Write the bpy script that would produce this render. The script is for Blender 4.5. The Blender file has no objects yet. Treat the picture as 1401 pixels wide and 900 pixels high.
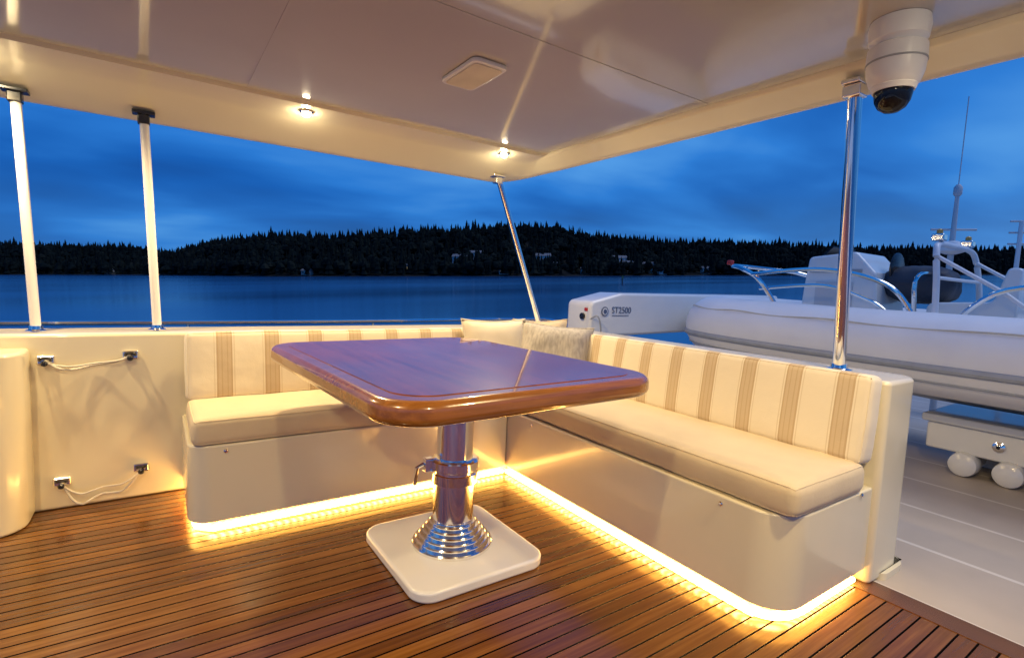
import bpy, bmesh, math, random
from mathutils import Vector, Matrix, noise
random.seed(7)
sc=bpy.context.scene
col=sc.collection
POS={}
TOP=[]
# ------------------------------------------------------------ node helpers
def newmat(name):
    m=bpy.data.materials.new(name); m.use_nodes=True
    nt=m.node_tree; b=nt.nodes['Principled BSDF']
    return m,nt,b
def N(nt,typ,ins=None,**props):
    n=nt.nodes.new(typ)
    for k,v in props.items(): setattr(n,k,v)
    if ins:
        for k,v in ins.items():
            if isinstance(v,bpy.types.NodeSocket): nt.links.new(v,n.inputs[k])
            else: n.inputs[k].default_value=v
    return n
def M_(nt,op,a,b=None,c=None,clamp=False):
    ins={0:a}
    if b is not None: ins[1]=b
    if c is not None: ins[2]=c
    n=N(nt,'ShaderNodeMath',ins,operation=op); n.use_clamp=clamp
    return n.outputs[0]
def ramp(nt,fac,stops,interp='LINEAR'):
    n=nt.nodes.new('ShaderNodeValToRGB'); nt.links.new(fac,n.inputs[0])
    cr=n.color_ramp; cr.interpolation=interp
    while len(cr.elements)<len(stops): cr.elements.new(0.5)
    for e,(p,c) in zip(cr.elements,stops):
        e.position=p; e.color=(c[0],c[1],c[2],1)
    return n.outputs[0]
def mixc(nt,fac,a,b,blend='MIX'):
    n=nt.nodes.new('ShaderNodeMix'); n.data_type='RGBA'; n.blend_type=blend
    for i,v in ((0,fac),(6,a),(7,b)):
        if isinstance(v,bpy.types.NodeSocket): nt.links.new(v,n.inputs[i])
        else: n.inputs[i].default_value=v if i==0 else (v[0],v[1],v[2],1)
    return n.outputs[2]
def simple(name,c,rough=0.4,metal=0,coat=0,nscale=6,var=0.08,bump=0.0,bscale=60,rvar=0.05,spec=0.5):
    m,nt,b=newmat(name)
    tc=N(nt,'ShaderNodeTexCoord').outputs['Object']
    nz=N(nt,'ShaderNodeTexNoise',{'Vector':tc,'Scale':nscale,'Detail':5.0}).outputs['Fac']
    c2=tuple(x*(1-var*2) for x in c)
    nt.links.new(ramp(nt,nz,[(0.3,c2),(0.7,c)]),b.inputs['Base Color'])
    nt.links.new(M_(nt,'MULTIPLY_ADD',nz,rvar*2,rough-rvar),b.inputs['Roughness'])
    b.inputs['Metallic'].default_value=metal
    b.inputs['Coat Weight'].default_value=coat
    b.inputs['Coat Roughness'].default_value=0.06
    b.inputs['Specular IOR Level'].default_value=spec
    if bump>0:
        n2=N(nt,'ShaderNodeTexNoise',{'Vector':tc,'Scale':bscale,'Detail':3.0}).outputs['Fac']
        bp=N(nt,'ShaderNodeBump',{'Height':n2,'Strength':bump,'Distance':0.01})
        nt.links.new(bp.outputs[0],b.inputs['Normal'])
    return m
def emis(name,c,s):
    m,nt,b=newmat(name)
    b.inputs['Base Color'].default_value=(c[0],c[1],c[2],1)
    b.inputs['Emission Color'].default_value=(c[0],c[1],c[2],1)
    b.inputs['Emission Strength'].default_value=s
    return m
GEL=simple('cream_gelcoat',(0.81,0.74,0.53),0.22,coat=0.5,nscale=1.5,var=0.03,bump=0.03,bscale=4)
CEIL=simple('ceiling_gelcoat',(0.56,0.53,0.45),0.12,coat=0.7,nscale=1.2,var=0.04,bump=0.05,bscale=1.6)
WHITE=simple('white_gelcoat',(0.80,0.80,0.77),0.25,coat=0.5,nscale=3,var=0.03)
WPAINT=simple('white_paint',(0.8,0.8,0.8),0.35,nscale=4,var=0.04)
HYP=simple('inflatable_fabric',(0.84,0.84,0.83),0.5,nscale=3,var=0.04,bump=0.15,bscale=5)
GREY=simple('grey_rubber',(0.38,0.40,0.42),0.55,nscale=8,var=0.1)
LGREY=simple('light_grey_fabric',(0.60,0.61,0.62),0.5,nscale=3,var=0.06,bump=0.1,bscale=6)
CHROME=simple('polished_steel',(0.90,0.88,0.84),0.10,metal=1,nscale=3,var=0.02,rvar=0.02)
BLACK=simple('black_plastic',(0.02,0.02,0.022),0.25,nscale=5,var=0.1)
GLASSY=simple('dark_glass',(0.008,0.009,0.012),0.06,nscale=5,var=0.1,spec=0.35)
RED=simple('red_paint',(0.5,0.03,0.02),0.4)
NAVY=simple('charcoal_canvas',(0.025,0.035,0.055),0.6,bump=0.2)
INK=simple('grey_lettering',(0.10,0.14,0.24),0.5)
ROPE=simple('white_rope',(0.7,0.66,0.56),0.7,bump=0.4,bscale=200)
AMBER=simple('amber_lens',(0.6,0.35,0.08),0.2)
def fabric(name,c,stripe=None,weave=None):
    m,nt,b=newmat(name)
    tc=N(nt,'ShaderNodeTexCoord').outputs['Object']
    nz=N(nt,'ShaderNodeTexNoise',{'Vector':tc,'Scale':5.0,'Detail':4.0}).outputs['Fac']
    base=ramp(nt,nz,[(0.3,tuple(x*0.9 for x in c)),(0.7,c)])
    if weave:
        wn=N(nt,'ShaderNodeTexNoise',{'Vector':N(nt,'ShaderNodeMapping',{'Vector':tc,'Scale':(60.0,60.0,9.0)}).outputs[0],'Scale':1.0,'Detail':2.0}).outputs['Fac']
        base=mixc(nt,M_(nt,'MULTIPLY_ADD',wn,3.0,-1.0,clamp=True),base,weave)
    if stripe:
        s=N(nt,'ShaderNodeSeparateXYZ',{0:tc}).outputs[stripe[0]]
        u=M_(nt,'FRACT',M_(nt,'ADD',M_(nt,'DIVIDE',s,stripe[1]),10.0+stripe[2]))
        tan=(0.48,0.35,0.20); lt=(0.55,0.43,0.27); k=c; f2=(0.66,0.56,0.39)
        st=ramp(nt,u,[(0,k),(0.10,f2),(0.12,k),(0.15,tan),(0.19,lt),(0.25,tan),(0.27,lt),(0.36,tan),(0.38,lt),(0.44,tan),(0.47,k),(0.50,f2),(0.52,k)],'CONSTANT')
        base=mixc(nt,0.90,base,st)
    nt.links.new(base,b.inputs['Base Color'])
    b.inputs['Roughness'].default_value=0.85
    b.inputs['Sheen Weight'].default_value=0.15
    w=N(nt,'ShaderNodeTexNoise',{'Vector':tc,'Scale':260.0,'Detail':2.0}).outputs['Fac']
    w2=N(nt,'ShaderNodeTexNoise',{'Vector':tc,'Scale':7.0,'Detail':3.0}).outputs['Fac']
    h=M_(nt,'ADD',M_(nt,'MULTIPLY',w,0.12),M_(nt,'MULTIPLY',w2,1.1))
    bp=N(nt,'ShaderNodeBump',{'Height':h,'Strength':0.35,'Distance':0.012})
    nt.links.new(bp.outputs[0],b.inputs['Normal'])
    return m
CR=(0.78,0.70,0.53)
FAB=fabric('seat_fabric',(0.68,0.565,0.375))
FABX=fabric('striped_fabric_port',CR,(0,0.235,0.1))
FABY=fabric('striped_fabric_aft',CR,(1,0.215,0.05))
FABP=fabric('plain_cream_fabric',CR)
FABG=fabric('grey_pillow_fabric',(0.33,0.31,0.28),None,(0.46,0.43,0.38))
FABB=fabric('beige_pillow_fabric',(0.48,0.40,0.29),None)
def teak():
    m,nt,b=newmat('teak_planks')
    tc=N(nt,'ShaderNodeTexCoord').outputs['Object']
    sp=N(nt,'ShaderNodeSeparateXYZ',{0:tc})
    yy=M_(nt,'ADD',M_(nt,'DIVIDE',sp.outputs[1],0.058),200.0)
    fr=M_(nt,'FRACT',yy); idx=M_(nt,'FLOOR',yy)
    rnd=N(nt,'ShaderNodeTexWhiteNoise',{'W':idx},noise_dimensions='1D').outputs[0]
    seam=M_(nt,'LESS_THAN',fr,0.115)
    mp=N(nt,'ShaderNodeCombineXYZ',{0:M_(nt,'MULTIPLY',sp.outputs[0],2.2),1:M_(nt,'MULTIPLY',sp.outputs[1],55.0),2:M_(nt,'MULTIPLY',rnd,30.0)}).outputs[0]
    gr=N(nt,'ShaderNodeTexNoise',{'Vector':mp,'Scale':1.0,'Detail':6.0,'Roughness':0.6}).outputs['Fac']
    big=N(nt,'ShaderNodeTexNoise',{'Vector':tc,'Scale':1.1,'Detail':3.0}).outputs['Fac']
    f=M_(nt,'ADD',M_(nt,'ADD',M_(nt,'MULTIPLY',gr,0.55),M_(nt,'MULTIPLY',rnd,0.30)),M_(nt,'MULTIPLY',big,0.25))
    c=ramp(nt,f,[(0.25,(0.055,0.017,0.0025)),(0.55,(0.140,0.049,0.007)),(0.85,(0.27,0.110,0.018))])
    c=mixc(nt,seam,c,(0.004,0.0035,0.003))
    nt.links.new(c,b.inputs['Base Color'])
    notseam=M_(nt,'SUBTRACT',1.0,seam)
    nt.links.new(M_(nt,'MAXIMUM',M_(nt,'MULTIPLY_ADD',gr,0.20,0.12),M_(nt,'MULTIPLY',seam,0.8)),b.inputs['Roughness'])
    nt.links.new(M_(nt,'MULTIPLY',notseam,0.5),b.inputs['Specular IOR Level'])
    nt.links.new(M_(nt,'MULTIPLY',notseam,0.35),b.inputs['Coat Weight']); b.inputs['Coat Roughness'].default_value=0.12
    h=M_(nt,'SUBTRACT',M_(nt,'MULTIPLY',gr,0.35),seam)
    bp=N(nt,'ShaderNodeBump',{'Height':h,'Strength':0.5,'Distance':0.003})
    nt.links.new(bp.outputs[0],b.inputs['Normal'])
    return m
TEAK=teak()
def wood(name,c1,c2,axis=0,sc_=1.0,cr=0.035):
    m,nt,b=newmat(name)
    tc=N(nt,'ShaderNodeTexCoord').outputs['Object']
    s=(2.0,34.0,34.0) if axis==0 else (34.0,2.0,34.0)
    mp=N(nt,'ShaderNodeMapping',{'Vector':tc,'Scale':s}).outputs[0]
    gr=N(nt,'ShaderNodeTexNoise',{'Vector':mp,'Scale':1.0*sc_,'Detail':7.0,'Roughness':0.65}).outputs['Fac']
    big=N(nt,'ShaderNodeTexNoise',{'Vector':tc,'Scale':3.0,'Detail':3.0}).outputs['Fac']
    f=M_(nt,'ADD',M_(nt,'MULTIPLY',gr,0.75),M_(nt,'MULTIPLY',big,0.25))
    nt.links.new(ramp(nt,f,[(0.3,c1),(0.7,c2)]),b.inputs['Base Color'])
    b.inputs['Roughness'].default_value=0.25
    b.inputs['Coat Weight'].default_value=0.85
    b.inputs['Coat Roughness'].default_value=cr
    return m
VARN=wood('varnished_teak',(0.15,0.048,0.007),(0.37,0.140,0.022),0)
VARNP=wood('varnished_mahogany',(0.13,0.032,0.010),(0.32,0.092,0.026),1)
COVB=wood('teak_board',(0.065,0.020,0.003),(0.18,0.066,0.010),1,cr=0.2)
# ------------------------------------------------------------ mesh helpers
def mk(name,verts,faces,mat,parent=None,bevel=0,seg=3,sharp=35,top=True,origin=None,flat=False,**props):
    verts=[Vector(v) for v in verts]
    mn=Vector([min(v[i] for v in verts) for i in range(3)]); mx=Vector([max(v[i] for v in verts) for i in range(3)])
    c=(mn+mx)/2
    if origin=='base': c.z=mn.z
    me=bpy.data.meshes.new(name)
    me.from_pydata([v-c for v in verts],[],faces)
    bm=bmesh.new(); bm.from_mesh(me); bmesh.ops.recalc_face_normals(bm,faces=bm.faces); bm.to_mesh(me); bm.free()
    me.materials.append(mat)
    if not flat:
        me.polygons.foreach_set('use_smooth',[True]*len(me.polygons))
        if not bevel: me.set_sharp_from_angle(angle=math.radians(sharp))
    o=bpy.data.objects.new(name,me); col.objects.link(o)
    POS[o]=c
    if parent: o.parent=parent; o.location=c-POS[parent]
    else:
        o.location=c; TOP.append(o)
    if bevel:
        b=o.modifiers.new('b','BEVEL'); b.width=bevel; b.segments=seg; b.limit_method='ANGLE'; b.angle_limit=math.radians(35); b.harden_normals=True
    for k,v in props.items(): o[k]=v
    return o
def thing(name,label,cat,base,group=None):
    e=bpy.data.objects.new(name,None); e.empty_display_size=0.1; col.objects.link(e)
    e.location=base; POS[e]=Vector(base); e['label']=label; e['category']=cat
    if group: e['group']=group
    TOP.append(e); return e
def dup(t,off,rot=0):
    n=t.copy(); col.objects.link(n); n.location=t.location+Vector(off); POS[n]=POS[t]+Vector(off)
    if rot: n.rotation_euler[2]+=rot
    TOP.append(n)
    def rec(a,b):
        for ch in list(a.children):
            c=ch.copy(); col.objects.link(c); c.parent=b; rec(ch,c)
    rec(t,n); return n
def rpoly(pts,n=8):
    out=[]; L=len(pts)
    for i,p in enumerate(pts):
        r=p[2] if len(p)>2 else 0
        P=Vector(p[:2])
        if r<=0: out.append(P); continue
        A=Vector(pts[i-1][:2]); B=Vector(pts[(i+1)%L][:2])
        u=(A-P).normalized(); v=(B-P).normalized()
        ang=u.angle(v); d=r/math.tan(ang/2)
        s=P+u*d; e=P+v*d; cen=P+(u+v).normalized()*(r/math.sin(ang/2))
        a0=math.atan2(s.y-cen.y,s.x-cen.x); a1=math.atan2(e.y-cen.y,e.x-cen.x)
        da=(a1-a0+math.pi)%(2*math.pi)-math.pi
        for k in range(n+1):
            a=a0+da*k/n; out.append(Vector((cen.x+r*math.cos(a),cen.y+r*math.sin(a))))
    return out
def prism(name,pts,z0,z1,mat,parent=None,n=8,axis='z',**kw):
    p=rpoly(pts,n); L=len(p)
    def q(a,z):
        if axis=='z': return (a.x,a.y,z)
        if axis=='y': return (a.x,z,a.y)
        return (z,a.x,a.y)
    v=[q(a,z0) for a in p]+[q(a,z1) for a in p]
    f=[tuple(range(L))[::-1],tuple(range(L,2*L))]+[(i,(i+1)%L,L+(i+1)%L,L+i) for i in range(L)]
    return mk(name,v,f,mat,parent,**kw)
def box(name,x0,x1,y0,y1,z0,z1,mat,parent=None,r=0,**kw):
    return prism(name,[(x0,y0,r),(x1,y0,r),(x1,y1,r),(x0,y1,r)],z0,z1,mat,parent,**kw)
def lathe(name,prof,cen,mat,parent=None,seg=32,axis='z',**kw):
    v=[];f=[];m=len(prof)
    for r,z in prof:
        for k in range(seg):
            a=2*math.pi*k/seg
            p=(r*math.cos(a),r*math.sin(a),z)
            if axis=='x': p=(z,p[0],p[1])
            if axis=='y': p=(p[0],z,p[1])
            v.append(Vector(p)+Vector(cen))
    for i in range(m-1):
        for k in range(seg):
            f.append((i*seg+k,i*seg+(k+1)%seg,(i+1)*seg+(k+1)%seg,(i+1)*seg+k))
    f.append(tuple(range(seg))[::-1]); f.append(tuple((m-1)*seg+k for k in range(seg)))
    return mk(name,v,f,mat,parent,**kw)
def smoothpath(p,n=6,closed=False):
    p=[Vector(x) for x in p]; out=[]; L=len(p)
    for i in range(L-1):
        p0=p[max(i-1,0)];p1=p[i];p2=p[i+1];p3=p[min(i+2,L-1)]
        for k in range(n):
            t=k/n
            out.append(0.5*((2*p1)+(p2-p0)*t+(2*p0-5*p1+4*p2-p3)*t*t+(3*p1-p0-3*p2+p3)*t**3))
    out.append(p[-1]); return out
def tubegeo(path,rad,seg=10,sx=1,sz=1):
    path=[Vector(x) for x in path]; v=[];f=[];L=len(path)
    for i,p in enumerate(path):
        t=(path[min(i+1,L-1)]-path[max(i-1,0)]).normalized()
        up=Vector((0,0,1)) if abs(t.z)<0.95 else Vector((0,1,0))
        s=t.cross(up).normalized(); u=s.cross(t).normalized()
        r=rad(i/(L-1)) if callable(rad) else rad
        for k in range(seg):
            a=2*math.pi*k/seg
            v.append(p+s*(r*sx*math.cos(a))+u*(r*sz*math.sin(a)))
    for i in range(L-1):
        for k in range(seg):
            f.append((i*seg+k,i*seg+(k+1)%seg,(i+1)*seg+(k+1)%seg,(i+1)*seg+k))
    f.append(tuple(range(seg))[::-1]); f.append(tuple((L-1)*seg+k for k in range(seg)))
    return v,f
def tube(name,path,rad,mat,parent=None,seg=10,sx=1,sz=1,**kw):
    v,f=tubegeo(path,rad,seg,sx,sz); return mk(name,v,f,mat,parent,**kw)
def puff(name,dims,cen,r,mat,parent,crown=0.012,wr=0.003,tilt=None,seed=0,crax=2,piping=True):
    h=[d/2 for d in dims]
    def ax(hh,n):
        a=[-hh+r*(1-math.cos(math.pi/2*k/4))for k in range(4)]
        m=[-hh+r+(2*hh-2*r)*k/n for k in range(n+1)]
        return a+m+[-x for x in a[::-1]]
    A=[ax(h[i],max(2,min(40,int(dims[i]/0.05)))) for i in range(3)]
    idx={};V=[];F=[]
    def surf(p):
        p=Vector(p)
        q=Vector([max(-(h[n]-r),min(h[n]-r,p[n])) for n in range(3)])
        d=p-q
        if d.length>1e-6: p=q+d.normalized()*r
        uvw=[p[n]/h[n] for n in range(3)]
        for n in range(3):
            o1,o2=[m for m in range(3) if m!=n]
            if abs(uvw[n])>0.6:
                b=(1-abs(uvw[o1])**4)*(1-abs(uvw[o2])**2)
                p[n]+=math.copysign(crown*b*(1.0 if n==crax else 0.5),uvw[n])
        w=noise.noise(p*6+Vector((seed,0,0)))*wr+noise.noise(p*17+Vector((0,seed,0)))*wr*0.5
        if d.length>1e-6: p+=d.normalized()*w
        return p
    def vid(i,j,k):
        key=(i,j,k)
        if key in idx: return idx[key]
        idx[key]=len(V); V.append(surf((A[0][i],A[1][j],A[2][k]))); return idx[key]
    n=[len(a)-1 for a in A]
    for k in (0,n[2]):
        for i in range(n[0]):
            for j in range(n[1]): F.append((vid(i,j,k),vid(i+1,j,k),vid(i+1,j+1,k),vid(i,j+1,k)))
    for j in (0,n[1]):
        for i in range(n[0]):
            for k in range(n[2]): F.append((vid(i,j,k),vid(i+1,j,k),vid(i+1,j,k+1),vid(i,j,k+1)))
    for i in (0,n[0]):
        for j in range(n[1]):
            for k in range(n[2]): F.append((vid(i,j,k),vid(i,j+1,k),vid(i,j+1,k+1),vid(i,j,k+1)))
    R=Matrix.Identity(3)
    if tilt: R=Matrix.Rotation(tilt[1],3,tilt[0])
    V2=[R@v+Vector(cen) for v in V]
    ob=mk(name,V2,F,mat,parent,sharp=80)
    if piping:
        o1,o2=[m for m in range(3) if m!=crax]
        for side in (1,-1):
            e1,e2=h[o1],h[o2]; loop=[]
            pl=[(-e1,-e2),(e1,-e2),(e1,e2),(-e1,e2),(-e1,-e2)]
            for (a,b_) in zip(pl,pl[1:]):
                steps=int((abs(a[0]-b_[0])+abs(a[1]-b_[1]))/0.04)+4
                for s_ in range(steps):
                    t=s_/steps; P=[0,0,0]
                    P[crax]=side*h[crax]; P[o1]=a[0]+(b_[0]-a[0])*t; P[o2]=a[1]+(b_[1]-a[1])*t
                    loop.append(R@surf(P)+Vector(cen))
            loop.append(loop[0])
            tube('piping',loop,0.0032,mat,ob,seg=6)
    return ob
def pillow(name,label,size,thick,cen,rotz,lean,mat,seed,roll=0,hs=1.0):
    n=18;V=[];F=[]
    for s in (1,-1):
        for i in range(n+1):
            for j in range(n+1):
                u=i/n*2-1;v=j/n*2-1
                x=size/2*u*(1-0.10*(1-abs(v)**2.0)*abs(u)); y=hs*size/2*v*(1-0.10*(1-abs(u)**2.0)*abs(v))
                t=thick/2*(max(0,(1-u**4)*(1-v**4)))**0.6
                t*=1+0.16*noise.noise(Vector((u*2+seed,v*2,s)))
                V.append(Vector((x,t*s,y)))
    def q(s,i,j): return s*(n+1)**2+i*(n+1)+j
    for s in (0,1):
        for i in range(n):
            for j in range(n): F.append((q(s,i,j),q(s,i+1,j),q(s,i+1,j+1),q(s,i,j+1)))
    R=Matrix.Rotation(rotz,3,'Z')@Matrix.Rotation(lean,3,'X')@Matrix.Rotation(roll,3,'Y')
    e=thing(name,label,'pillow',cen)
    mk('cover',[R@v+Vector(cen) for v in V],F,mat,e,sharp=180)
    loop=[]
    for k in range(4*n+1):
        kk=k%(4*n); s_=kk//n; t=(kk%n)/n*2-1
        u,v={0:(t,-1),1:(1,t),2:(-t,1),3:(-1,-t)}[s_]
        x=size/2*u*(1-0.10*(1-abs(v)**2.0)*abs(u)); y=hs*size/2*v*(1-0.10*(1-abs(u)**2.0)*abs(v))
        loop.append(R@Vector((x,0,y))+Vector(cen))
    tube('piping',loop,0.006,mat,e,seg=6)
    return e
DZ=-1.22
# ------------------------------------------------------------ decks, hull, bulwark
d=box('teak_deck',-3.0,2.44,-2.2,3.40,DZ-0.06,DZ,TEAK,flat=True); d['kind']='structure'
d=box('deck_margin',2.441,2.56,-2.2,0.93,DZ-0.06,DZ+0.003,COVB,flat=True); d['kind']='structure'
def nonskid():
    m,nt,b=newmat('nonskid_deck')
    tc=N(nt,'ShaderNodeTexCoord').outputs['Object']
    sp=N(nt,'ShaderNodeSeparateXYZ',{0:tc})
    sw=N(nt,'ShaderNodeCombineXYZ',{0:sp.outputs[1],1:M_(nt,'ADD',sp.outputs[0],10.13),2:0.0}).outputs[0]
    br=N(nt,'ShaderNodeTexBrick',{'Vector':sw,'Color1':(0.50,0.43,0.355,1),'Color2':(0.49,0.425,0.35,1),'Mortar':(0.70,0.64,0.55,1),'Scale':1.0,'Mortar Size':0.014,'Brick Width':20.0,'Row Height':0.58},offset=0.0)
    nz=N(nt,'ShaderNodeTexNoise',{'Vector':tc,'Scale':240.0}).outputs['Fac']
    big=N(nt,'ShaderNodeTexNoise',{'Vector':tc,'Scale':2.0,'Detail':5.0}).outputs['Fac']
    c=mixc(nt,1.0,br.outputs[0],ramp(nt,big,[(0.3,(0.82,0.82,0.82)),(0.7,(1,1,1))]),'MULTIPLY')
    nt.links.new(c,b.inputs['Base Color']); b.inputs['Roughness'].default_value=0.5; b.inputs['Specular IOR Level'].default_value=0.3
    bp=N(nt,'ShaderNodeBump',{'Height':M_(nt,'ADD',M_(nt,'MULTIPLY',nz,0.3),br.outputs['Fac']),'Strength':0.4,'Distance':0.006}); nt.links.new(bp.outputs[0],b.inputs['Normal'])
    return m
NSK=nonskid()
d=box('boat_deck',2.562,8.9,-3.3,3.95,DZ-0.06,DZ,NSK,flat=True); d['kind']='structure'
hull=thing('yacht_hull','white motor yacht hull carrying the decks, afloat','yacht',(1.5,0.2,-6.2))
hp=[(-9,0.2),(-6,-2.6),(-3,-3.3),(8.9,-3.3,0.5),(8.9,3.95,0.5),(-3,3.95),(-6,3.1)]
prism('hull_side',hp,-6.2,DZ-0.064,WHITE,hull,bevel=0.05)
bw=thing('bulwark','cream moulded bulwark wall around the seating corner','wall',(1,3,DZ))
prism('wall',[(-3,3.33),(2.50,3.33,0.02),(2.50,0.865,0.03),(2.83,0.865,0.09),(2.83,3.64,0.28),(-3,3.64)],DZ,-0.335,GEL,bw,bevel=0.03,seg=4)
prism('skirting',[(2.60,0.845,0.03),(2.86,0.845,0.10),(2.86,3.2,0.02),(2.835,3.2),(2.835,0.862),(2.60,0.862)],DZ,DZ+0.03,GEL,bw,bevel=0.006)
lk=thing('side_locker','cream rounded side locker against the bulwark wall','locker',(-1.2,3.2,DZ))
prism('locker_body',[(-2.9,3.06),(-0.51,3.06,0.13),(-0.51,3.328,0.02),(-2.9,3.328)],DZ+0.002,-0.40,GEL,lk,bevel=0.06,seg=6)
# ------------------------------------------------------------ benches
def ledmat():
    m,nt,b=newmat('led_strip')
    tc=N(nt,'ShaderNodeTexCoord').outputs['Object']
    sp=N(nt,'ShaderNodeSeparateXYZ',{0:tc})
    s=M_(nt,'ADD',sp.outputs[0],sp.outputs[1])
    w=M_(nt,'SINE',M_(nt,'MULTIPLY',s,2*math.pi/0.035))
    st=M_(nt,'MULTIPLY_ADD',M_(nt,'MAXIMUM',w,-0.7),20.0,26.0)
    b.inputs['Emission Color'].default_value=(1,0.53,0.13,1)
    nt.links.new(st,b.inputs['Emission Strength'])
    return m
LED=ledmat()
pb=thing('bench','cream settee bench along the side wall with striped backrest','bench',(0.95,3.0,DZ),'cockpit settee benches')
prism('base',[(0.10,2.66,0.10),(1.817,2.66),(1.817,3.326),(0.10,3.326,0.01)],DZ+0.065,-0.79,GEL,pb,bevel=0.022,seg=4)
prism('toe_kick',[(0.15,2.715,0.08),(1.858,2.715),(1.858,3.325),(0.15,3.325)],DZ+0.001,DZ+0.063,GEL,pb)
puff('seat_cushion',(1.72,0.50,0.125),(0.975,2.90,-0.727),0.036,FAB,pb,seed=1,crown=0.006)
puff('backrest',(1.66,0.145,0.36),(0.945,3.20,-0.505),0.030,FABX,pb,crown=0.008,tilt=('X',-0.16),seed=2,crax=1)
puff('corner_backrest',(0.62,0.14,0.36),(2.12,3.21,-0.505),0.030,FABP,pb,crown=0.008,tilt=('X',-0.16),seed=3,crax=1)
tube('light_strip',smoothpath([(1.82,2.700,DZ+0.02),(1.2,2.700,DZ+0.02),(0.30,2.700,DZ+0.02),(0.20,2.708,DZ+0.02),(0.143,2.76,DZ+0.02),(0.132,2.86,DZ+0.02),(0.132,3.32,DZ+0.02)],8),0.013,LED,pb,seg=8)
ab=thing('bench','cream settee bench along the aft wall with striped backrest','bench',(2.15,2.0,DZ),'cockpit settee benches')
prism('base',[(1.82,0.885,0.15),(2.497,0.885,0.01),(2.497,3.326),(1.82,3.326)],DZ+0.065,-0.79,GEL,ab,bevel=0.022,seg=4)
prism('toe_kick',[(1.862,0.93,0.12),(2.49,0.93),(2.49,3.32),(1.862,3.32)],DZ+0.001,DZ+0.063,GEL,ab)
puff('seat_cushion',(0.56,2.22,0.125),(2.115,1.985,-0.727),0.038,FAB,ab,seed=4,crown=0.006)
puff('backrest',(0.115,1.80,0.37),(2.425,1.785,-0.495),0.030,FABY,ab,crown=0.008,tilt=('Y',0.11),seed=5,crax=0)
puff('corner_backrest',(0.11,0.50,0.36),(2.425,2.95,-0.50),0.030,FABP,ab,crown=0.008,tilt=('Y',0.11),seed=6,crax=0)
tube('light_strip',smoothpath([(2.46,0.914,DZ+0.02),(2.2,0.914,DZ+0.02),(2.02,0.914,DZ+0.02),(1.92,0.935,DZ+0.02),(1.86,1.0,DZ+0.02),(1.846,1.1,DZ+0.02),(1.846,1.9,DZ+0.02),(1.846,2.69,DZ+0.02)],8),0.013,LED,ab,seg=8)
for (x,y,z,ax,p) in [(0.25,2.657,-0.82,'y',pb),(1.5,2.657,-0.82,'y',pb),(1.817,2.4,-0.82,'x',ab),(1.817,1.15,-0.82,'x',ab),(2.38,0.882,-0.80,'y',ab)]:
    lathe('snap_fastener',[(0.009,0),(0.009,-0.004),(0.005,-0.007)],(x,y,z),CHROME,p,seg=12,axis=ax)
pillow('pillow','grey beige woven throw pillow leaning in the settee corner',0.50,0.15,(2.21,2.72,-0.465),math.radians(-50),math.radians(-16),FABG,1,0.05,0.86)
pillow('pillow','beige throw pillow behind the woven one in the corner',0.42,0.12,(2.29,3.00,-0.45),math.radians(-55),math.radians(-14),FABB,2,-0.06)
pillow('pillow','flat cream cushion standing against the side backrest',0.52,0.08,(1.98,3.08,-0.465),math.radians(-4),math.radians(-12),FABP,3,0.0,0.84)
# ------------------------------------------------------------ table
tb=thing('table','varnished wood table on a chrome pedestal with white plinth','table',(1.09,2.0,DZ))
TX0,TX1,TY0,TY1=0.460,1.635,1.300,2.80; TA=math.radians(3.0)
def tabpts(i,r):
    cxx,cyy=(TX0+TX1)/2,(TY0+TY1)/2; out=[]
    for x,y in ((TX0+i,TY0+i),(TX1-i,TY0+i),(TX1-i,TY1-i),(TX0+i,TY1-i)):
        dx,dy=x-cxx,y-cyy
        out.append((cxx+dx*math.cos(TA)-dy*math.sin(TA),cyy+dx*math.sin(TA)+dy*math.cos(TA),r))
    return out
prism('table_top',tabpts(0,0.175),-0.412,-0.335,VARN,tb,n=14,bevel=0.030,seg=6)
prism('table_panel',tabpts(0.075,0.125),-0.345,-0.3325,VARNP,tb,n=14)
prism('plinth',[(0.78,1.68,0.09),(1.40,1.68,0.09),(1.40,2.33,0.09),(0.78,2.33,0.09)],DZ+0.001,DZ+0.05,WHITE,tb,n=10,bevel=0.015,seg=4)
pc=(1.09,2.0,0)
prof=[(0.180,DZ+0.051)]
z=DZ+0.051; r=0.180
for k in range(6):
    prof+= [(r,z+0.012),(r-0.004,z+0.017),(r-0.016,z+0.018)]; z+=0.018; r-=0.0150
prof+=[(0.092,z+0.01)]
lathe('pedestal_foot',prof,pc,CHROME,tb,seg=48,sharp=25)
lathe('lower_column',[(0.091,z+0.0),(0.091,-0.88)],pc,CHROME,tb,seg=40)
lathe('collar',[(0.092,-0.885),(0.104,-0.882),(0.106,-0.84),(0.101,-0.835),(0.101,-0.825),(0.108,-0.82),(0.108,-0.785),(0.101,-0.78),(0.083,-0.778)],pc,CHROME,tb,seg=40,sharp=25)
lathe('upper_column',[(0.080,-0.79),(0.080,-0.45)],pc,CHROME,tb,seg=40)
lathe('mounting_flange',[(0.12,-0.450),(0.15,-0.427),(0.15,-0.414)],pc,CHROME,tb,seg=40)
tube('clamp_lever',[(1.0,2.01,-0.80),(0.95,2.03,-0.80),(0.925,2.04,-0.815),(0.92,2.045,-0.89)],0.009,CHROME,tb,seg=8)
box('clamp_block',0.950,0.992,2.0,2.04,-0.83,-0.77,CHROME,tb,bevel=0.006)
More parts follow.
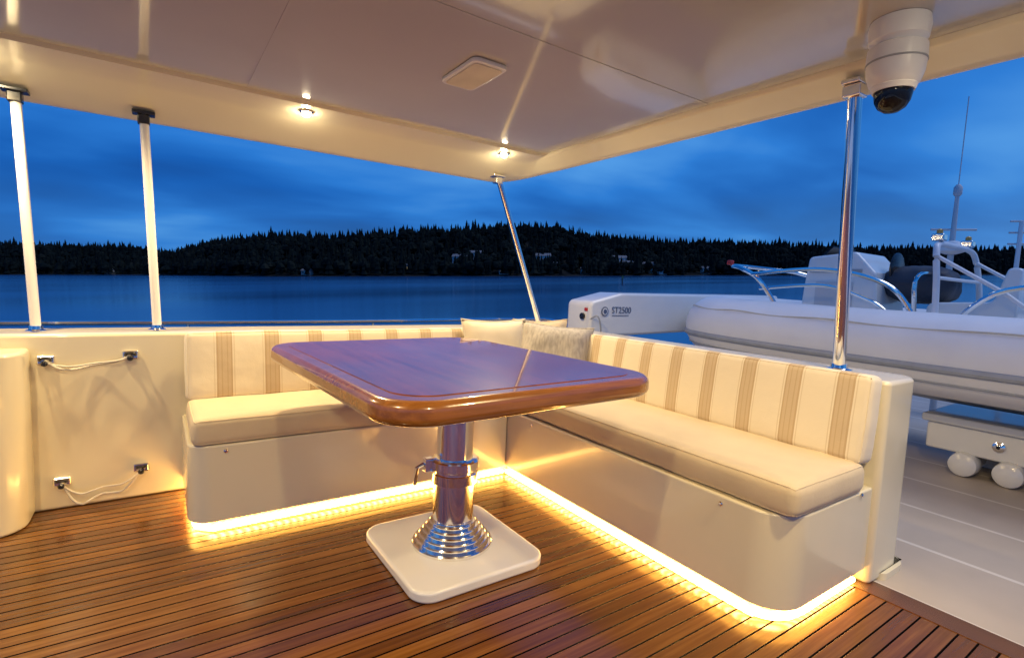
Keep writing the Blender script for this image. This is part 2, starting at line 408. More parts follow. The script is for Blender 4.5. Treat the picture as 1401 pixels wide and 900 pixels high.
# ------------------------------------------------------------ hardtop
ht=thing('hardtop','cream moulded hardtop roof over the seating area','roof',(0,0.9,0.93))
def ring(x,y,r,zp,za,n=14,xm=-2.6,ym=-2.0):
    out=[Vector((xm,y,zp)),Vector((x-0.9,y,zp))]
    for k in range(n+1):
        a=math.pi/2*(1-k/n); t=k/n; t=t*t*(3-2*t)
        out.append(Vector((x-r+r*math.cos(a),y-r+r*math.sin(a),zp+(za-zp)*t)))
    out.append(Vector((x,ym,za))); return out
rings=[ring(2.27,3.0,0.05,0.93,0.93),ring(2.275,3.012,0.055,0.906,0.915),ring(2.29,3.20,0.10,0.898,0.90),ring(2.305,3.24,0.12,0.885,0.893),
       ring(2.37,3.49,0.24,0.80,0.845),ring(2.39,3.52,0.26,0.790,0.835),ring(2.42,3.555,0.28,0.792,0.835),ring(2.445,3.58,0.30,0.82,0.86),ring(2.47,3.62,0.32,1.0,0.99),ring(2.40,3.54,0.3,1.03,1.02)]
V=[p for r_ in rings for p in r_]; L=len(rings[0]); F=[]
for i in range(len(rings)-1):
    for k in range(L-1): F.append((i*L+k,i*L+k+1,(i+1)*L+k+1,(i+1)*L+k))
V.append(Vector((-2.6,-2.0,1.025))); F.append(tuple((len(rings)-1)*L+k for k in range(L))+(len(V)-1,))
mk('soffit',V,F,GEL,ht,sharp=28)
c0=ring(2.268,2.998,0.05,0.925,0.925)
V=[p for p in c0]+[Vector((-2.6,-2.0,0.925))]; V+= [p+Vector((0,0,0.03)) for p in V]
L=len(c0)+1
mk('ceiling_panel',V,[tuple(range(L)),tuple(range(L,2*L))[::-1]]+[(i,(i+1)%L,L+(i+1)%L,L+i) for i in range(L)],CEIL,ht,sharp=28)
box('ceiling_strip',0.38,0.388,-1.9,2.99,0.9225,0.9248,CEIL,ht)  # hairline raised strips for the faint lines across the ceiling
box('ceiling_strip',-2.5,2.25,1.66,1.668,0.9228,0.9248,CEIL,ht)
sp=thing('ceiling_speaker','cream square speaker panel set in the ceiling','speaker',(1.165,2.09,0.925))
prism('speaker_frame',[(1.08,1.93,0.03),(1.25,1.93,0.03),(1.25,2.25,0.03),(1.08,2.25,0.03)],0.905,0.924,WHITE,sp,bevel=0.006)
prism('speaker_grille',[(1.095,1.95,0.02),(1.235,1.95,0.02),(1.235,2.23,0.02),(1.095,2.23,0.02)],0.902,0.9048,simple('speaker_grille',(0.7,0.64,0.54),0.6,bump=0.5,bscale=300),sp)
BULB=emis('warm_bulb',(1,0.82,0.52),300)
def downlight(x,y,z):
    t=thing('downlight','small round lit chrome downlight in the hardtop','light',(x,y,z),'hardtop downlights')
    lathe('trim_ring',[(0.022,0.0),(0.036,-0.002),(0.038,-0.006),(0.034,-0.010),(0.024,-0.010),(0.022,-0.004)],(x,y,z),CHROME,t,seg=24)
    lathe('bulb',[(0.023,-0.006),(0.023,-0.016),(0.018,-0.026),(0.008,-0.030)],(x,y,z),BULB,t,seg=16)
    ld=bpy.data.lights.new('lamp','SPOT'); ld.energy=74; ld.color=(1,0.73,0.37); ld.spot_size=math.radians(162); ld.spot_blend=0.7; ld.shadow_soft_size=0.035
    lo=bpy.data.objects.new('lamp',ld); col.objects.link(lo); lo.parent=t; lo.location=(0,0,-0.07)
    return t
d0=downlight(0.69,3.11,0.903)
for x,y,z in [(2.0,3.11,0.903),(-0.65,3.11,0.903),(1.75,0.2,0.926),(0.45,-0.3,0.926),(-0.8,1.0,0.926)]:
    dup(d0,(x-0.69,y-3.11,z-0.903))
# security camera
cx,cy=2.05,0.79
dc=thing('security_camera','white dome security camera hanging under the hardtop','camera',(cx,cy,0.925))
lathe('mount',[(0.084,0.924),(0.088,0.90),(0.084,0.86),(0.070,0.845)],(cx,cy,0),WPAINT,dc,seg=40)
lathe('housing',[(0.070,0.846),(0.084,0.838),(0.086,0.80),(0.082,0.755),(0.072,0.722),(0.062,0.712)],(cx,cy,0),WPAINT,dc,seg=40)
lathe('seam_ring',[(0.0865,0.792),(0.0875,0.789),(0.0865,0.786)],(cx,cy,0),GREY,dc,seg=40)
lathe('lens_dome',[(0.056,0.702),(0.056,0.69),(0.051,0.665),(0.040,0.645),(0.021,0.632),(0.004,0.629)],(cx,cy,0),GLASSY,dc,seg=32)
lathe('lower_collar',[(0.063,0.722),(0.066,0.712),(0.060,0.697)],(cx,cy,0),WPAINT,dc,seg=32)
# posts
def post(base,topp,r,mat,label,name='support_post',grp=None):
    e=thing(name,label,'post',base,grp)
    B=Vector(base);T=Vector(topp); D=(T-B).normalized()
    tube('tube',[B+D*0.01,B+(T-B)*0.5,T],r,mat,e,seg=20)
    lathe('base_flange',[(r*2.0,0),(r*2.0,0.006),(r*1.35,0.012),(r*1.25,0.03)],B,CHROME,e,seg=24)
    box('top_bracket',T.x-0.05,T.x+0.05,T.y-0.035,T.y+0.035,T.z-0.012,T.z+0.005,CHROME if mat is CHROME else BLACK,e,bevel=0.004)
    box('top_socket',T.x-r*1.3,T.x+r*1.3,T.y-r*1.3,T.y+r*1.3,T.z-0.06,T.z-0.013,CHROME if mat is CHROME else BLACK,e,bevel=0.006)
    return e
post((2.63,1.12,-0.333),(2.335,1.035,0.868),0.027,CHROME,'polished steel post on the aft bulwark holding the hardtop')
post((2.655,3.47,-0.333),(2.15,3.42,0.818),0.022,CHROME,'slanted polished steel post at the bulwark corner')
post((-0.005,3.43,-0.333),(-0.05,3.43,0.812),0.021,WPAINT,'white painted post between side bulwark and hardtop','support_post','white hardtop posts')
post((-0.50,3.43,-0.333),(-0.545,3.43,0.812),0.021,WPAINT,'white painted post between side bulwark and hardtop','support_post','white hardtop posts')
# port rail
rl=thing('side_rail','thin polished steel handrail outside the side bulwark','rail',(1,3.72,-0.5))
tube('handrail',smoothpath([(-2.8,3.70,-0.315),(-1,3.70,-0.315),(1,3.70,-0.315),(2.5,3.70,-0.300),(3.0,3.70,-0.32),(3.25,3.72,-0.5)],8),0.014,CHROME,rl)
for x in (-2,-1,0.15,1.3,2.45):
    tube('stanchion',[(x,3.70,-0.32),(x,3.68,-0.45),(x,3.60,-0.55)],0.011,CHROME,rl,seg=8)
def wline(x0,z0,x1,z1,sag,side,lab):
    e=thing('lashing_line',lab,'rope',((x0+x1)/2,3.33,(z0+z1)/2),'lashing lines on the wall')
    for x,z_ in ((x0,z0),(x1,z1)):
        box('bracket',x-0.035,x+0.035,3.31,3.329,z_-0.022,z_+0.022,CHROME,e,bevel=0.008)
        tube('hook',smoothpath([(x-0.02,3.31,z_),(x-0.015,3.285,z_+0.012),(x+0.015,3.285,z_+0.012),(x+0.02,3.31,z_)],5),0.007,BLACK,e,seg=8)
        lathe('hook_knob',[(0.012,0),(0.014,-0.012),(0.008,-0.02)],(x,3.29,z_-0.012),BLACK,e,seg=12,axis='y')
    xs=[x0+(x1-x0)*k/8 for k in range(9)]
    pth=[(x,3.30-0.015*math.sin(k*1.1),z0+(z1-z0)*k/8-sag[k]) for k,x in enumerate(xs)]
    tube('rope',smoothpath(pth,5),0.006,ROPE,e,seg=8)
    pth=[(x,3.285+0.008*math.sin(k*1.7),z0+(z1-z0)*k/8-sag[k]*0.5-0.008) for k,x in enumerate(xs)]
    tube('rope',smoothpath(pth,5),0.005,ROPE,e,seg=8)
wline(-0.454,-0.462,-0.122,-0.45,[0,0.035,0.05,0.05,0.042,0.036,0.03,0.02,0],0,'white line strung between two steel hooks on the wall')
wline(-0.407,-1.075,-0.085,-1.055,[0,0.09,0.125,0.11,0.10,0.105,0.10,0.06,0],0,'loose white line hanging from two low steel hooks')
# ------------------------------------------------------------ crane
cr=thing('deck_crane','white boat deck crane with grey lettering on its boom','crane',(6.2,3.72,DZ))
prism('boom',[(3.35,-0.47,0.05),(3.35,-0.13,0.06),(3.75,-0.04,0.2),(6.6,0.0,0.05),(6.6,-0.40,0.05)],3.60,3.94,WHITE,cr,axis='y',bevel=0.03,seg=4)
lathe('pedestal',[(0.30,DZ),(0.30,DZ+0.04),(0.21,DZ+0.08),(0.19,-0.42)],(6.2,3.72,0),WHITE,cr,seg=32)
lathe('control_socket',[(0.03,0.0),(0.03,-0.02),(0.018,-0.022)],(3.348,3.70,-0.27),BLACK,cr,seg=16,axis='x')
box('warning_tag',3.343,3.349,3.64,3.68,-0.22,-0.19,RED,cr)
lathe('emblem',[(0.045,0),(0.045,-0.004)],(3.53,3.598,-0.22),INK,cr,seg=24,axis='y')
lathe('emblem_inner',[(0.034,-0.0045),(0.034,-0.006)],(3.53,3.598,-0.22),WHITE,cr,seg=24,axis='y')
lathe('emblem_core',[(0.022,-0.0065),(0.022,-0.008)],(3.53,3.598,-0.22),INK,cr,seg=24,axis='y')
tube('hydraulic_hose',smoothpath([(3.36,3.62,-0.30),(3.40,3.56,-0.26),(3.44,3.55,-0.36),(3.47,3.57,-0.55),(3.5,3.61,-0.8)],6),0.008,GREY,cr,seg=8)
def text(body,size,loc,rot,mat,parent,bold=0.0):
    cu=bpy.data.curves.new('t','FONT'); cu.body=body; cu.size=size; cu.extrude=0.001; cu.offset=bold
    to=bpy.data.objects.new('t',cu); col.objects.link(to)
    bpy.context.view_layer.update()
    dg=bpy.context.evaluated_depsgraph_get()
    me=bpy.data.meshes.new_from_object(to.evaluated_get(dg)); bpy.data.objects.remove(to)
    me.materials.clear(); me.materials.append(mat)
    o=bpy.data.objects.new('lettering',me); col.objects.link(o); o.parent=parent
    o.location=Vector(loc)-POS[parent]; o.rotation_euler=rot; return o
text('ST2500',0.088,(3.62,3.596,-0.235),(math.radians(90),0,0),INK,cr)
box('lettering_underline',3.63,3.86,3.5965,3.5995,-0.262,-0.256,INK,cr)
# ------------------------------------------------------------ tender
td=thing('inflatable_boat','white rigid inflatable tender on chocks on the boat deck','boat',(5.1,1.2,DZ))
XC=5.12; R=0.285
pth=[(4.43,-1.6,-0.36),(4.42,-0.6,-0.36),(4.42,0.6,-0.36),(4.42,1.7,-0.35),(4.43,2.5,-0.335),(4.53,3.02,-0.32),(4.80,3.24,-0.31),(XC,3.29,-0.305),(XC+.32,3.24,-0.31),(XC+.59,3.02,-0.32),(XC+.69,2.5,-0.335),(XC+.70,1.7,-0.35),(XC+.70,0.6,-0.36),(XC+.70,-0.6,-0.36),(XC+.69,-1.6,-0.36)]
sp_=smoothpath(pth,9)
tube('inflatable_tube',sp_,R,HYP,td,seg=32)
def offs(path,dout,dz):
    out=[];L=len(path)
    for i,p in enumerate(path):
        t=(path[min(i+1,L-1)]-path[max(i-1,0)]).normalized(); s=t.cross(Vector((0,0,1))).normalized()
        out.append(p-s*dout+Vector((0,0,dz)))
    return out
tube('rub_strake',offs(sp_,R-0.005,-0.07),0.020,GREY,td,seg=8,sz=1.3)
tube('rub_strake',offs(sp_,R*0.82,-0.165),0.009,GREY,td,seg=8)
tube('grab_line',[p+Vector((0,0,0.008*math.sin(i*0.7)))for i,p in enumerate(offs(sp_,R*0.78,0.182))],0.006,ROPE,td,seg=6)
ys=[-1.5,-0.5,0.5,1.5,2.2,2.7,3.0,3.15]
ws=[0.66,0.67,0.67,0.66,0.64,0.56,0.38,0.10]; kz=[-0.79,-0.79,-0.78,-0.77,-0.73,-0.67,-0.57,-0.46]
V=[];F=[]
for y,w,k in zip(ys,ws,kz):
    zt=-0.40; V+=[(XC-w,y,zt),(XC-w*0.95,y,min(zt-0.02,k+0.16)),(XC,y,k),(XC+w*0.95,y,min(zt-0.02,k+0.16)),(XC+w,y,zt)]
for i in range(len(ys)-1):
    for j in range(4): F.append((i*5+j,i*5+j+1,i*5+j+6,i*5+j+5))
    F.append((i*5+4,i*5,i*5+5,i*5+9))
F.append((0,1,2,3,4)); F.append(tuple(5*(len(ys)-1)+j for j in range(5))[::-1])
mk('hull',V,F,LGREY,td)
prism('console',[(1.80,-0.39),(2.46,-0.39),(2.43,0.10,0.03),(2.40,0.36,0.04),(2.02,0.40,0.05),(1.86,0.22,0.04)],4.85,5.42,WHITE,td,axis='x',bevel=0.03)
box('console_door',4.843,4.849,2.02,2.32,-0.22,0.14,LGREY,td)
box('console_stripe',4.842,4.848,1.96,2.38,0.22,0.25,GREY,td)
prism('console_windshield',[(2.30,0.38),(2.32,0.38),(2.24,0.46,0.01),(2.22,0.46,0.01)],4.92,5.35,GLASSY,td,axis='x',bevel=0.004)
prism('helm_seat',[(1.0,-0.39,0.02),(1.5,-0.39,0.02),(1.5,0.0,0.05),(1.12,0.02,0.05),(1.06,0.26,0.03),(0.98,0.26,0.03)],4.85,5.42,WHITE,td,axis='x',bevel=0.03)
prism('bow_seat',[(2.50,-0.39),(2.86,-0.39),(2.86,-0.15,0.03),(2.50,-0.10,0.03)],4.9,5.34,WHITE,td,axis='x',bevel=0.03)
lathe('steering_wheel',[(0.12,0.0),(0.14,0.008),(0.14,0.02),(0.12,0.028)],(5.13,1.80,0.26),BLACK,td,seg=24,axis='y')
for s,x in ((1,4.50),(-1,5.74)):
    tube('bow_rail',smoothpath([(x,2.45,-0.12),(x+s*0.0,2.65,0.14),(x+s*0.1,2.9,0.25),(x+s*0.28,3.10,0.28),(XC,3.16,0.29)],8),0.020,CHROME,td)
tube('side_rail',smoothpath([(4.50,2.72,0.19),(4.50,2.1,0.23),(4.50,1.65,0.12),(4.47,1.45,-0.10)],8),0.018,CHROME,td)
tube('side_rail',smoothpath([(4.52,2.65,0.06),(4.50,2.1,0.10),(4.48,1.75,0.0),(4.47,1.6,-0.10)],8),0.014,CHROME,td)
tube('seat_rail',smoothpath([(4.78,1.55,-0.1),(4.76,1.55,0.18),(XC,1.55,0.22),(5.48,1.55,0.18),(5.46,1.55,-0.1)],6),0.016,CHROME,td)
for x_ in (4.60,5.60):
    tube('seat_rail',smoothpath([(x_,1.25,-0.12),(x_,1.0,0.10),(x_,0.5,0.12),(x_,0.1,-0.10)],6),0.018,CHROME,td)
prism('aft_seat',[(0.1,-0.39,0.02),(0.85,-0.39,0.02),(0.85,-0.02,0.05),(0.3,0.0,0.05),(0.2,0.16,0.03),(0.1,0.16,0.03)],4.75,5.5,WHITE,td,axis='x',bevel=0.03)
AY=0.42
ar=[(4.62,0.95,-0.12),(4.64,0.97,0.15),(4.68,1.0,0.36),(4.78,1.02,0.43),(XC,1.03,0.44),(5.46,1.02,0.43),(5.56,1.0,0.36),(5.60,0.97,0.15),(5.62,0.95,-0.12)]
ar=[(x,y+AY,z_) for x,y,z_ in ar]
tube('arch',smoothpath(ar,6),0.021,WPAINT,td,seg=12)
tube('arch_brace',[(4.65,0.97+AY,0.18),(XC,0.98+AY,0.18),(5.59,0.97+AY,0.18)],0.013,WPAINT,td)
tube('arch_brace',[(4.68,1.0+AY,0.34),(4.66,0.60+AY,0.08),(4.6,0.35+AY,-0.12)],0.014,WPAINT,td)
tube('arch_brace',[(5.56,1.0+AY,0.34),(5.58,0.60+AY,0.08),(5.62,0.35+AY,-0.12)],0.014,WPAINT,td)
for x in (4.80,5.44):
    box('arch_light',x-0.04,x+0.04,0.99+AY,1.07+AY,0.455,0.51,CHROME,td,bevel=0.012)
    lathe('nav_lamp',[(0.02,0.0),(0.02,0.025),(0.008,0.035)],(x,1.03+AY,0.511),AMBER,td,seg=12)
puff('folded_cover',(0.46,0.46,0.24),(XC+0.1,1.66,0.14),0.11,NAVY,td,crown=0.03,wr=0.02,seed=9,piping=False)
box('bow_light',4.74,4.80,3.10,3.15,0.29,0.335,RED,td,bevel=0.01)
for y in (2.3,-0.9):
    prism('chock',[(4.6,DZ+0.001),(5.64,DZ+0.001),(5.70,-0.62),(5.6,-0.62),(XC,-0.80 if y<0 else -0.735),(4.64,-0.62),(4.54,-0.62)],y-0.05,y+0.05,WHITE,td,axis='y',bevel=0.01)
# dock box on rollers
bx=thing('deck_box','white deck box with round latch on rollers','box',(5.0,0.5,DZ))
box('box_body',4.74,5.4,-0.6,1.38,-1.07,-0.875,WHITE,bx,bevel=0.018)
box('box_lid',4.71,5.42,-0.62,1.41,-0.872,-0.815,WHITE,bx,bevel=0.014)
lathe('latch',[(0.035,0),(0.035,-0.01),(0.026,-0.014),(0.012,-0.02)],(4.738,0.97,-0.965),CHROME,bx,seg=20,axis='x')
lathe('latch_core',[(0.012,-0.0205),(0.011,-0.026)],(4.738,0.97,-0.965),BLACK,bx,seg=16,axis='x')
for y in (1.14,0.90,0.2):
    lathe('roller',[(0.05,-0.02),(0.080,0.0),(0.085,0.03),(0.085,0.10),(0.07,0.14)],(4.68,y,DZ+0.087),WHITE,bx,seg=24,axis='x')
    box('roller_bracket',4.83,5.05,y-0.05,y+0.05,DZ+0.05,-1.071,WHITE,bx,bevel=0.01)
box('box_skid',5.12,5.3,-0.5,1.2,DZ+0.001,-1.071,WHITE,bx,bevel=0.01)
# mast
mx_,my_=7.0,2.0
ms=thing('antenna_mast','slim steel mast with whip antenna and small radar','mast',(mx_,my_,DZ))
lathe('mast_pole',[(0.034,DZ),(0.028,0.5),(0.018,1.15),(0.014,1.25)],(mx_,my_,0),LGREY,ms,seg=16)
tube('whip_antenna',[(mx_,my_,1.25),(mx_+.005,my_,1.7),(mx_+.01,my_,2.15)],0.005,LGREY,ms,seg=6)
lathe('radar',[(0.05,0.52),(0.13,0.55),(0.14,0.59),(0.11,0.64),(0.04,0.66)],(mx_,my_,0),WPAINT,ms,seg=20)
tube('spreader',[(mx_-0.12,my_+0.16,0.78),(mx_,my_,0.78),(mx_+.12,my_-0.16,0.78)],0.012,LGREY,ms,seg=8)
lathe('anchor_light',[(0.025,1.13),(0.038,1.15),(0.038,1.22),(0.018,1.25)],(mx_,my_,0),LGREY,ms,seg=16)
rf=thing('antenna_rack','small steel rack with crossbars on a pole','antenna',(7.6,1.6,DZ))
lathe('pole',[(0.025,DZ),(0.020,0.9)],(7.6,1.6,0),WPAINT,rf,seg=12)
for z_ in (0.66,0.78,0.9):
    tube('crossbar',[(7.55,1.68,z_),(7.65,1.52,z_),(7.75,1.36,z_)],0.010,LGREY,rf,seg=8)
ra=thing('stern_rail','polished steel rail around the aft boat deck','rail',(8.6,0.5,DZ))
for z_ in (-0.28,-0.58,-0.88):
    tube('rail_bar',smoothpath([(7.4,3.8,z_),(8.4,3.8,z_),(8.72,3.6,z_),(8.75,2,z_),(8.75,0,z_),(8.75,-2.8,z_)],6),0.018,CHROME,ra,seg=8)
for (x,y) in [(7.4,3.8),(8.2,3.8),(8.75,3.3),(8.75,2.5),(8.75,1.7),(8.75,0.9),(8.75,0.1),(8.75,-0.8),(8.75,-1.7),(8.75,-2.6)]:
    tube('stanchion',[(x,y,DZ),(x,y,-0.28)],0.016,CHROME,ra,seg=8)
# ------------------------------------------------------------ transform boat frame to world
g=Vector((-0.0505,0.0022,0.9986)).normalized()
RG=g.rotation_difference(Vector((0,0,1))).to_matrix().to_4x4()
SC=0.88
MM=Matrix.Translation((0,0,5.0))@RG@Matrix.Scale(SC,4)
bpy.context.view_layer.update()
for o in TOP: o.matrix_basis=MM@o.matrix_basis
TOP.clear()
fw=Vector((0.5630,0.8220,-0.0855)).normalized(); up=Vector((0.0127,0.0949,0.9953)); rt=fw.cross(up).normalized(); up=rt.cross(fw)
cm=Matrix((( rt.x,up.x,-fw.x,0),(rt.y,up.y,-fw.y,0),(rt.z,up.z,-fw.z,0),(0,0,0,1)))
cd=bpy.data.cameras.new('camera'); cam=bpy.data.objects.new('camera',cd); col.objects.link(cam)
cam.matrix_world=Matrix.Translation((0,0,5.0))@RG@cm
cd.sensor_width=36; cd.lens=710/1401*36; cd.clip_start=0.05; cd.clip_end=20000
sc.camera=cam
fwd=(RG.to_3x3()@fw); fwd.z=0; fwd.normalize(); rgt=Vector((fwd.y,-fwd.x,0))
# ------------------------------------------------------------ water
def watermat():
    m,nt,b=newmat('sea_water')
    g_=N(nt,'ShaderNodeNewGeometry').outputs['Position']
    mp=N(nt,'ShaderNodeMapping',{'Vector':g_,'Rotation':(0,0,-math.atan2(rgt.y,rgt.x)),'Scale':(0.005,0.016,0.01)}).outputs[0]
    big=N(nt,'ShaderNodeTexNoise',{'Vector':mp,'Scale':1.0,'Detail':2.0}).outputs['Fac']
    n1=N(nt,'ShaderNodeTexNoise',{'Vector':g_,'Scale':0.03,'Detail':2.0}).outputs['Fac']
    nt.links.new(ramp(nt,big,[(0.35,(0.006,0.045,0.14)),(0.65,(0.012,0.08,0.22))]),b.inputs['Base Color'])
    nt.links.new(M_(nt,'MULTIPLY_ADD',big,0.22,0.06,clamp=True),b.inputs['Roughness'])
    bp=N(nt,'ShaderNodeBump',{'Height':n1,'Strength':0.05,'Distance':0.5}); nt.links.new(bp.outputs[0],b.inputs['Normal'])
    return m
S=7000
o=mk('water',[(-S,-S,0),(S,-S,0),(S,S,0),(-S,S,0)],[(0,1,2,3)],watermat(),flat=True); o['kind']='structure'
# ------------------------------------------------------------ far shore
PR=[(-900,338,620),(-300,334,620),(0,331,600),(90,333,600),(200,336,580),(238,343,560),(262,337,520),(300,325,480),(370,318,440),(450,322,440),(520,316,450),(600,312,450),(700,306,450),(760,309,460),(830,321,480),(900,328,500),(1000,329,520),(1130,334,540),(1200,338,560),(1400,338,600),(1800,341,620),(2400,338,650)]
def pr(px):
    for (a,b) in zip(PR,PR[1:]):
        if a[0]<=px<=b[0]:
            t=(px-a[0])/(b[0]-a[0]); return a[1]+(b[1]-a[1])*t,a[2]+(b[2]-a[2])*t
    return PR[-1][1:]
def shore(px,s):
    yt,dd=pr(px)
    dd+=14*noise.noise(Vector((px*0.012,0,0)))+5*noise.noise(Vector((px*0.05,3,0)))
    D=dd+s; a=(px-700)/714.0
    ht_=(369-yt)/714.0*(dd+130)+5-15
    t=min(1,max(0,s/130)); t=t*t*(3-2*t)
    z=0.6+max(1,ht_)*t*(1+0.10*noise.noise(Vector((px*0.01,s*0.01,5))))
    if s<=0: z=-0.4
    if s>200: z*=max(0,1-(s-200)/250)
    p=fwd*D+rgt*(a*D); return Vector((p.x,p.y,z))
nx=170; ss=[0,3,15,40,70,100,130,170,230,330,460]
V=[];F=[]
for i in range(nx+1):
    px=-900+3300*i/nx
    for s in ss: V.append(shore(px,s))
m_=len(ss)
for i in range(nx):
    for j in range(m_-1): F.append((i*m_+j,(i+1)*m_+j,(i+1)*m_+j+1,i*m_+j+1))
GRD=simple('shore_ground',(0.02,0.02,0.018),0.9,nscale=0.05,var=0.3,spec=0.1)
o=mk('hills',V,F,GRD); o['kind']='structure'
def folmat():
    m,nt,b=newmat('conifer_foliage')
    g_=N(nt,'ShaderNodeNewGeometry')
    n1=N(nt,'ShaderNodeTexNoise',{'Vector':g_.outputs['Position'],'Scale':0.03,'Detail':5.0}).outputs['Fac']
    r=g_.outputs['Random Per Island']
    f=M_(nt,'ADD',M_(nt,'MULTIPLY',n1,0.7),M_(nt,'MULTIPLY',r,0.3))
    nt.links.new(ramp(nt,f,[(0.25,(0.004,0.007,0.008)),(0.55,(0.008,0.012,0.011)),(0.85,(0.022,0.024,0.018))]),b.inputs['Base Color'])
    b.inputs['Roughness'].default_value=0.95; b.inputs['Specular IOR Level'].default_value=0.04
    return m
V=[];F=[]
rnd=random.random
def conifer(p,h,w):
    seg=6; tiers=4; a0=rnd()*6
    for t in range(tiers):
        z0=h*(0.10+0.22*t); z1=min(h,z0+h*(0.36 if t<tiers-1 else 0.30))
        r=w*(1-0.23*t)
        o_=len(V)
        for k in range(seg):
            a=a0+t+2*math.pi*k/seg; rr=r*(0.65+0.6*rnd())
            V.append((p.x+rr*math.cos(a),p.y+rr*math.sin(a),p.z+z0-rnd()*h*0.05))
        V.append((p.x+(rnd()-.5)*w*.2,p.y+(rnd()-.5)*w*.2,p.z+z1))
        for k in range(seg): F.append((o_+k,o_+(k+1)%seg,o_+seg))
def roundtree(p,h,w):
    for c in range(4):
        cx_,cy_=(rnd()-.5)*w*1.2,(rnd()-.5)*w*1.2; cz=h*(0.45+0.35*rnd()); r=w*(0.45+0.3*rnd())
        o_=len(V); rows=[(-0.8,0.5),(-0.1,1.0),(0.6,0.75)]
        for (zz,rr) in rows:
            for k in range(6):
                a=2*math.pi*k/6+rnd()*0.5; q=rr*r*(0.75+0.5*rnd())
                V.append((p.x+cx_+q*math.cos(a),p.y+cy_+q*math.sin(a),p.z+cz+zz*r))
        V.append((p.x+cx_,p.y+cy_,p.z+cz+r*1.1))
        for i in range(2):
            for k in range(6): F.append((o_+i*6+k,o_+i*6+(k+1)%6,o_+(i+1)*6+(k+1)%6,o_+(i+1)*6+k))
        for k in range(6): F.append((o_+12+k,o_+12+(k+1)%6,o_+18))
for i in range(7000):
    px=-800+3000*rnd() if i%5==0 else -60+1520*rnd()
    s=3+190*rnd()**1.1
    p=shore(px,s)
    if rnd()<0.75:
        h=random.uniform(8,20)*(1.15 if rnd()<0.08 else 1); conifer(p,h,h*random.uniform(0.16,0.26))
    else:
        h=random.uniform(9,14); roundtree(p,h,h*0.45)
me=bpy.data.meshes.new('forest'); me.from_pydata(V,[],F); me.materials.append(folmat())
fo=bpy.data.objects.new('forest',me); col.objects.link(fo); fo['kind']='stuff'; fo['label']='dark conifer forest covering the far shore hills'; fo['category']='forest'
HW=simple('house_wall',(0.55,0.56,0.57),0.7); HR=simple('house_roof',(0.16,0.16,0.17),0.8); WIN=emis('lit_window',(1,0.75,0.4),0.5)
def house(px,s,w,d_,h):
    p=shore(px,s); ang=math.atan2(rgt.y,rgt.x)+random.uniform(-0.3,0.3)
    e=thing('house','small pale waterfront house with gabled roof among trees','house',(p.x,p.y,p.z-1),'waterfront houses on the far shore')
    def tr(L): return [Matrix.Rotation(ang,3,'Z')@Vector(v)+Vector((p.x,p.y,p.z-1)) for v in L]
    x,y=w/2,d_/2; k=h+w*0.16
    mk('wall',tr([(-x,-y,0),(x,-y,0),(x,y,0),(-x,y,0),(-x,-y,h),(x,-y,h),(x,y,h),(-x,y,h),(-x,0,k),(x,0,k)]),[(0,1,5,4),(1,2,6,9,5),(2,3,7,6),(3,0,4,8,7),(4,5,9,8),(6,7,8,9)],HW,e,flat=True)
    a=0.6
    mk('roof',tr([(-x-a,-y-a,h-0.2),(x+a,-y-a,h-0.2),(x+a,0,k+.15),(-x-a,0,k+.15),(x+a,y+a,h-0.2),(-x-a,y+a,h-0.2)]),[(0,1,2,3),(3,2,4,5)],HR,e,flat=True)
    for q in (-0.28,0.05,0.32):
        mk('window',tr([(w*q-0.6,-y-0.03,h*0.5),(w*q+0.6,-y-0.03,h*0.5),(w*q+0.6,-y-0.03,h*0.78),(w*q-0.6,-y-0.03,h*0.78)]),[(0,1,2,3)],GLASSY if random.random()<0.7 else WIN,e,flat=True)
for a in [(630,42,14,8,9),(652,50,12,7,9),(690,12,9,7,5),(742,40,14,8,10),(757,24,9,6,8),(800,12,8,6,6),(846,44,15,8,10),(858,32,10,7,9),(886,24,14,7,9),(905,10,8,6,6),(560,24,9,6,7),(965,14,9,6,7),(1040,16,10,7,7),(150,12,9,6,6),(1075,12,9,6,6),(420,10,8,6,5)]:
    house(*a)
D=190; a=(851-700)/714; p=fwd*D+rgt*(a*D)
mkr=thing('channel_marker','dark navigation pile standing in the water','marker',(p.x,p.y,-1))
lathe('pile',[(0.22,-1),(0.2,2.6)],(p.x,p.y,0),simple('dark_pile',(0.03,0.03,0.03),0.8),mkr,seg=10)
box('daymark',p.x-0.5,p.x+0.5,p.y-0.25,p.y-0.2,2.0,3.0,simple('daymark_paint',(0.03,0.10,0.05),0.6),mkr)
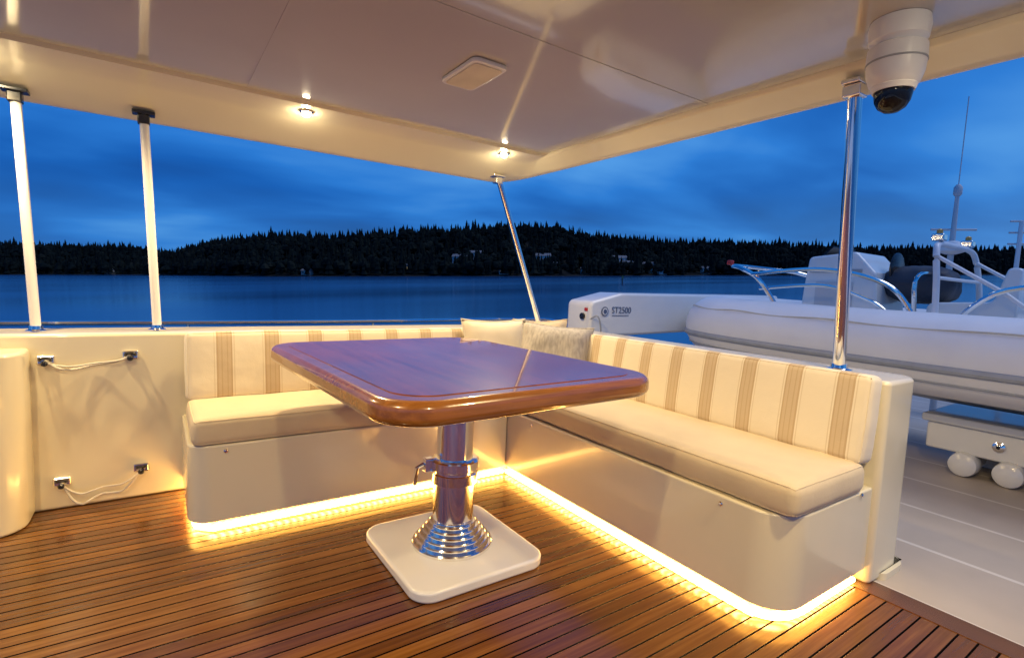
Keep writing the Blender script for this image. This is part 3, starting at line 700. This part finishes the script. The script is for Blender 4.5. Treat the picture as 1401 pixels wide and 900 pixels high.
# ------------------------------------------------------------ world
w=bpy.data.worlds.new('World'); sc.world=w; w.use_nodes=True; nt=w.node_tree
bg=nt.nodes['Background']
dirv=N(nt,'ShaderNodeTexCoord').outputs['Generated']
s3=N(nt,'ShaderNodeSeparateXYZ',{0:dirv})
zz=M_(nt,'MAXIMUM',s3.outputs[2],0.0)
den=M_(nt,'ADD',zz,0.20)
u=M_(nt,'DIVIDE',s3.outputs[0],den); v=M_(nt,'DIVIDE',s3.outputs[1],den)
cv=N(nt,'ShaderNodeCombineXYZ',{0:u,1:v,2:0.0}).outputs[0]
mp=N(nt,'ShaderNodeMapping',{'Vector':cv,'Rotation':(0,0,-math.atan2(rgt.y,rgt.x)),'Location':(3.1,1.7,0),'Scale':(0.75,1.15,1)}).outputs[0]
n1=N(nt,'ShaderNodeTexNoise',{'Vector':mp,'Scale':1.1,'Detail':4.0,'Roughness':0.42,'Distortion':0.25}).outputs['Fac']
n2=N(nt,'ShaderNodeTexNoise',{'Vector':mp,'Scale':0.5,'Detail':2.0}).outputs['Fac']
f=M_(nt,'ADD',M_(nt,'MULTIPLY',n1,0.6),M_(nt,'MULTIPLY',n2,0.4))
c=ramp(nt,f,[(0.36,(0.003,0.058,0.30)),(0.47,(0.006,0.105,0.46)),(0.55,(0.02,0.18,0.63)),(0.66,(0.09,0.33,0.78))])
hz=ramp(nt,zz,[(0.0,(1,1,1)),(0.14,(0,0,0))])
c=mixc(nt,M_(nt,'MULTIPLY',hz,0.45),c,(0.05,0.25,0.65))
sky=N(nt,'ShaderNodeTexSky',sky_type='NISHITA'); sky.sun_disc=False; sky.sun_elevation=math.radians(1.0); sky.sun_rotation=math.radians(100)
c2=mixc(nt,1.0,sky.outputs[0],(0.006,0.018,0.03),'MULTIPLY')
c=mixc(nt,1.0,c,c2,'ADD')
nt.links.new(c,bg.inputs[0]); bg.inputs[1].default_value=1.0
sl=bpy.data.lights.new('dusk_fill','SUN'); sl.energy=1.25; sl.angle=math.radians(40); sl.color=(0.88,0.91,1.0)  # soft high light added to brighten the tender and boat deck at dusk
so=bpy.data.objects.new('dusk_fill',sl); col.objects.link(so)
sd=Vector((0.40,-0.35,0.90)).normalized(); so.rotation_euler=sd.to_track_quat('Z','Y').to_euler()
sc.view_settings.view_transform='Standard'; sc.view_settings.look='None'; sc.view_settings.exposure=0
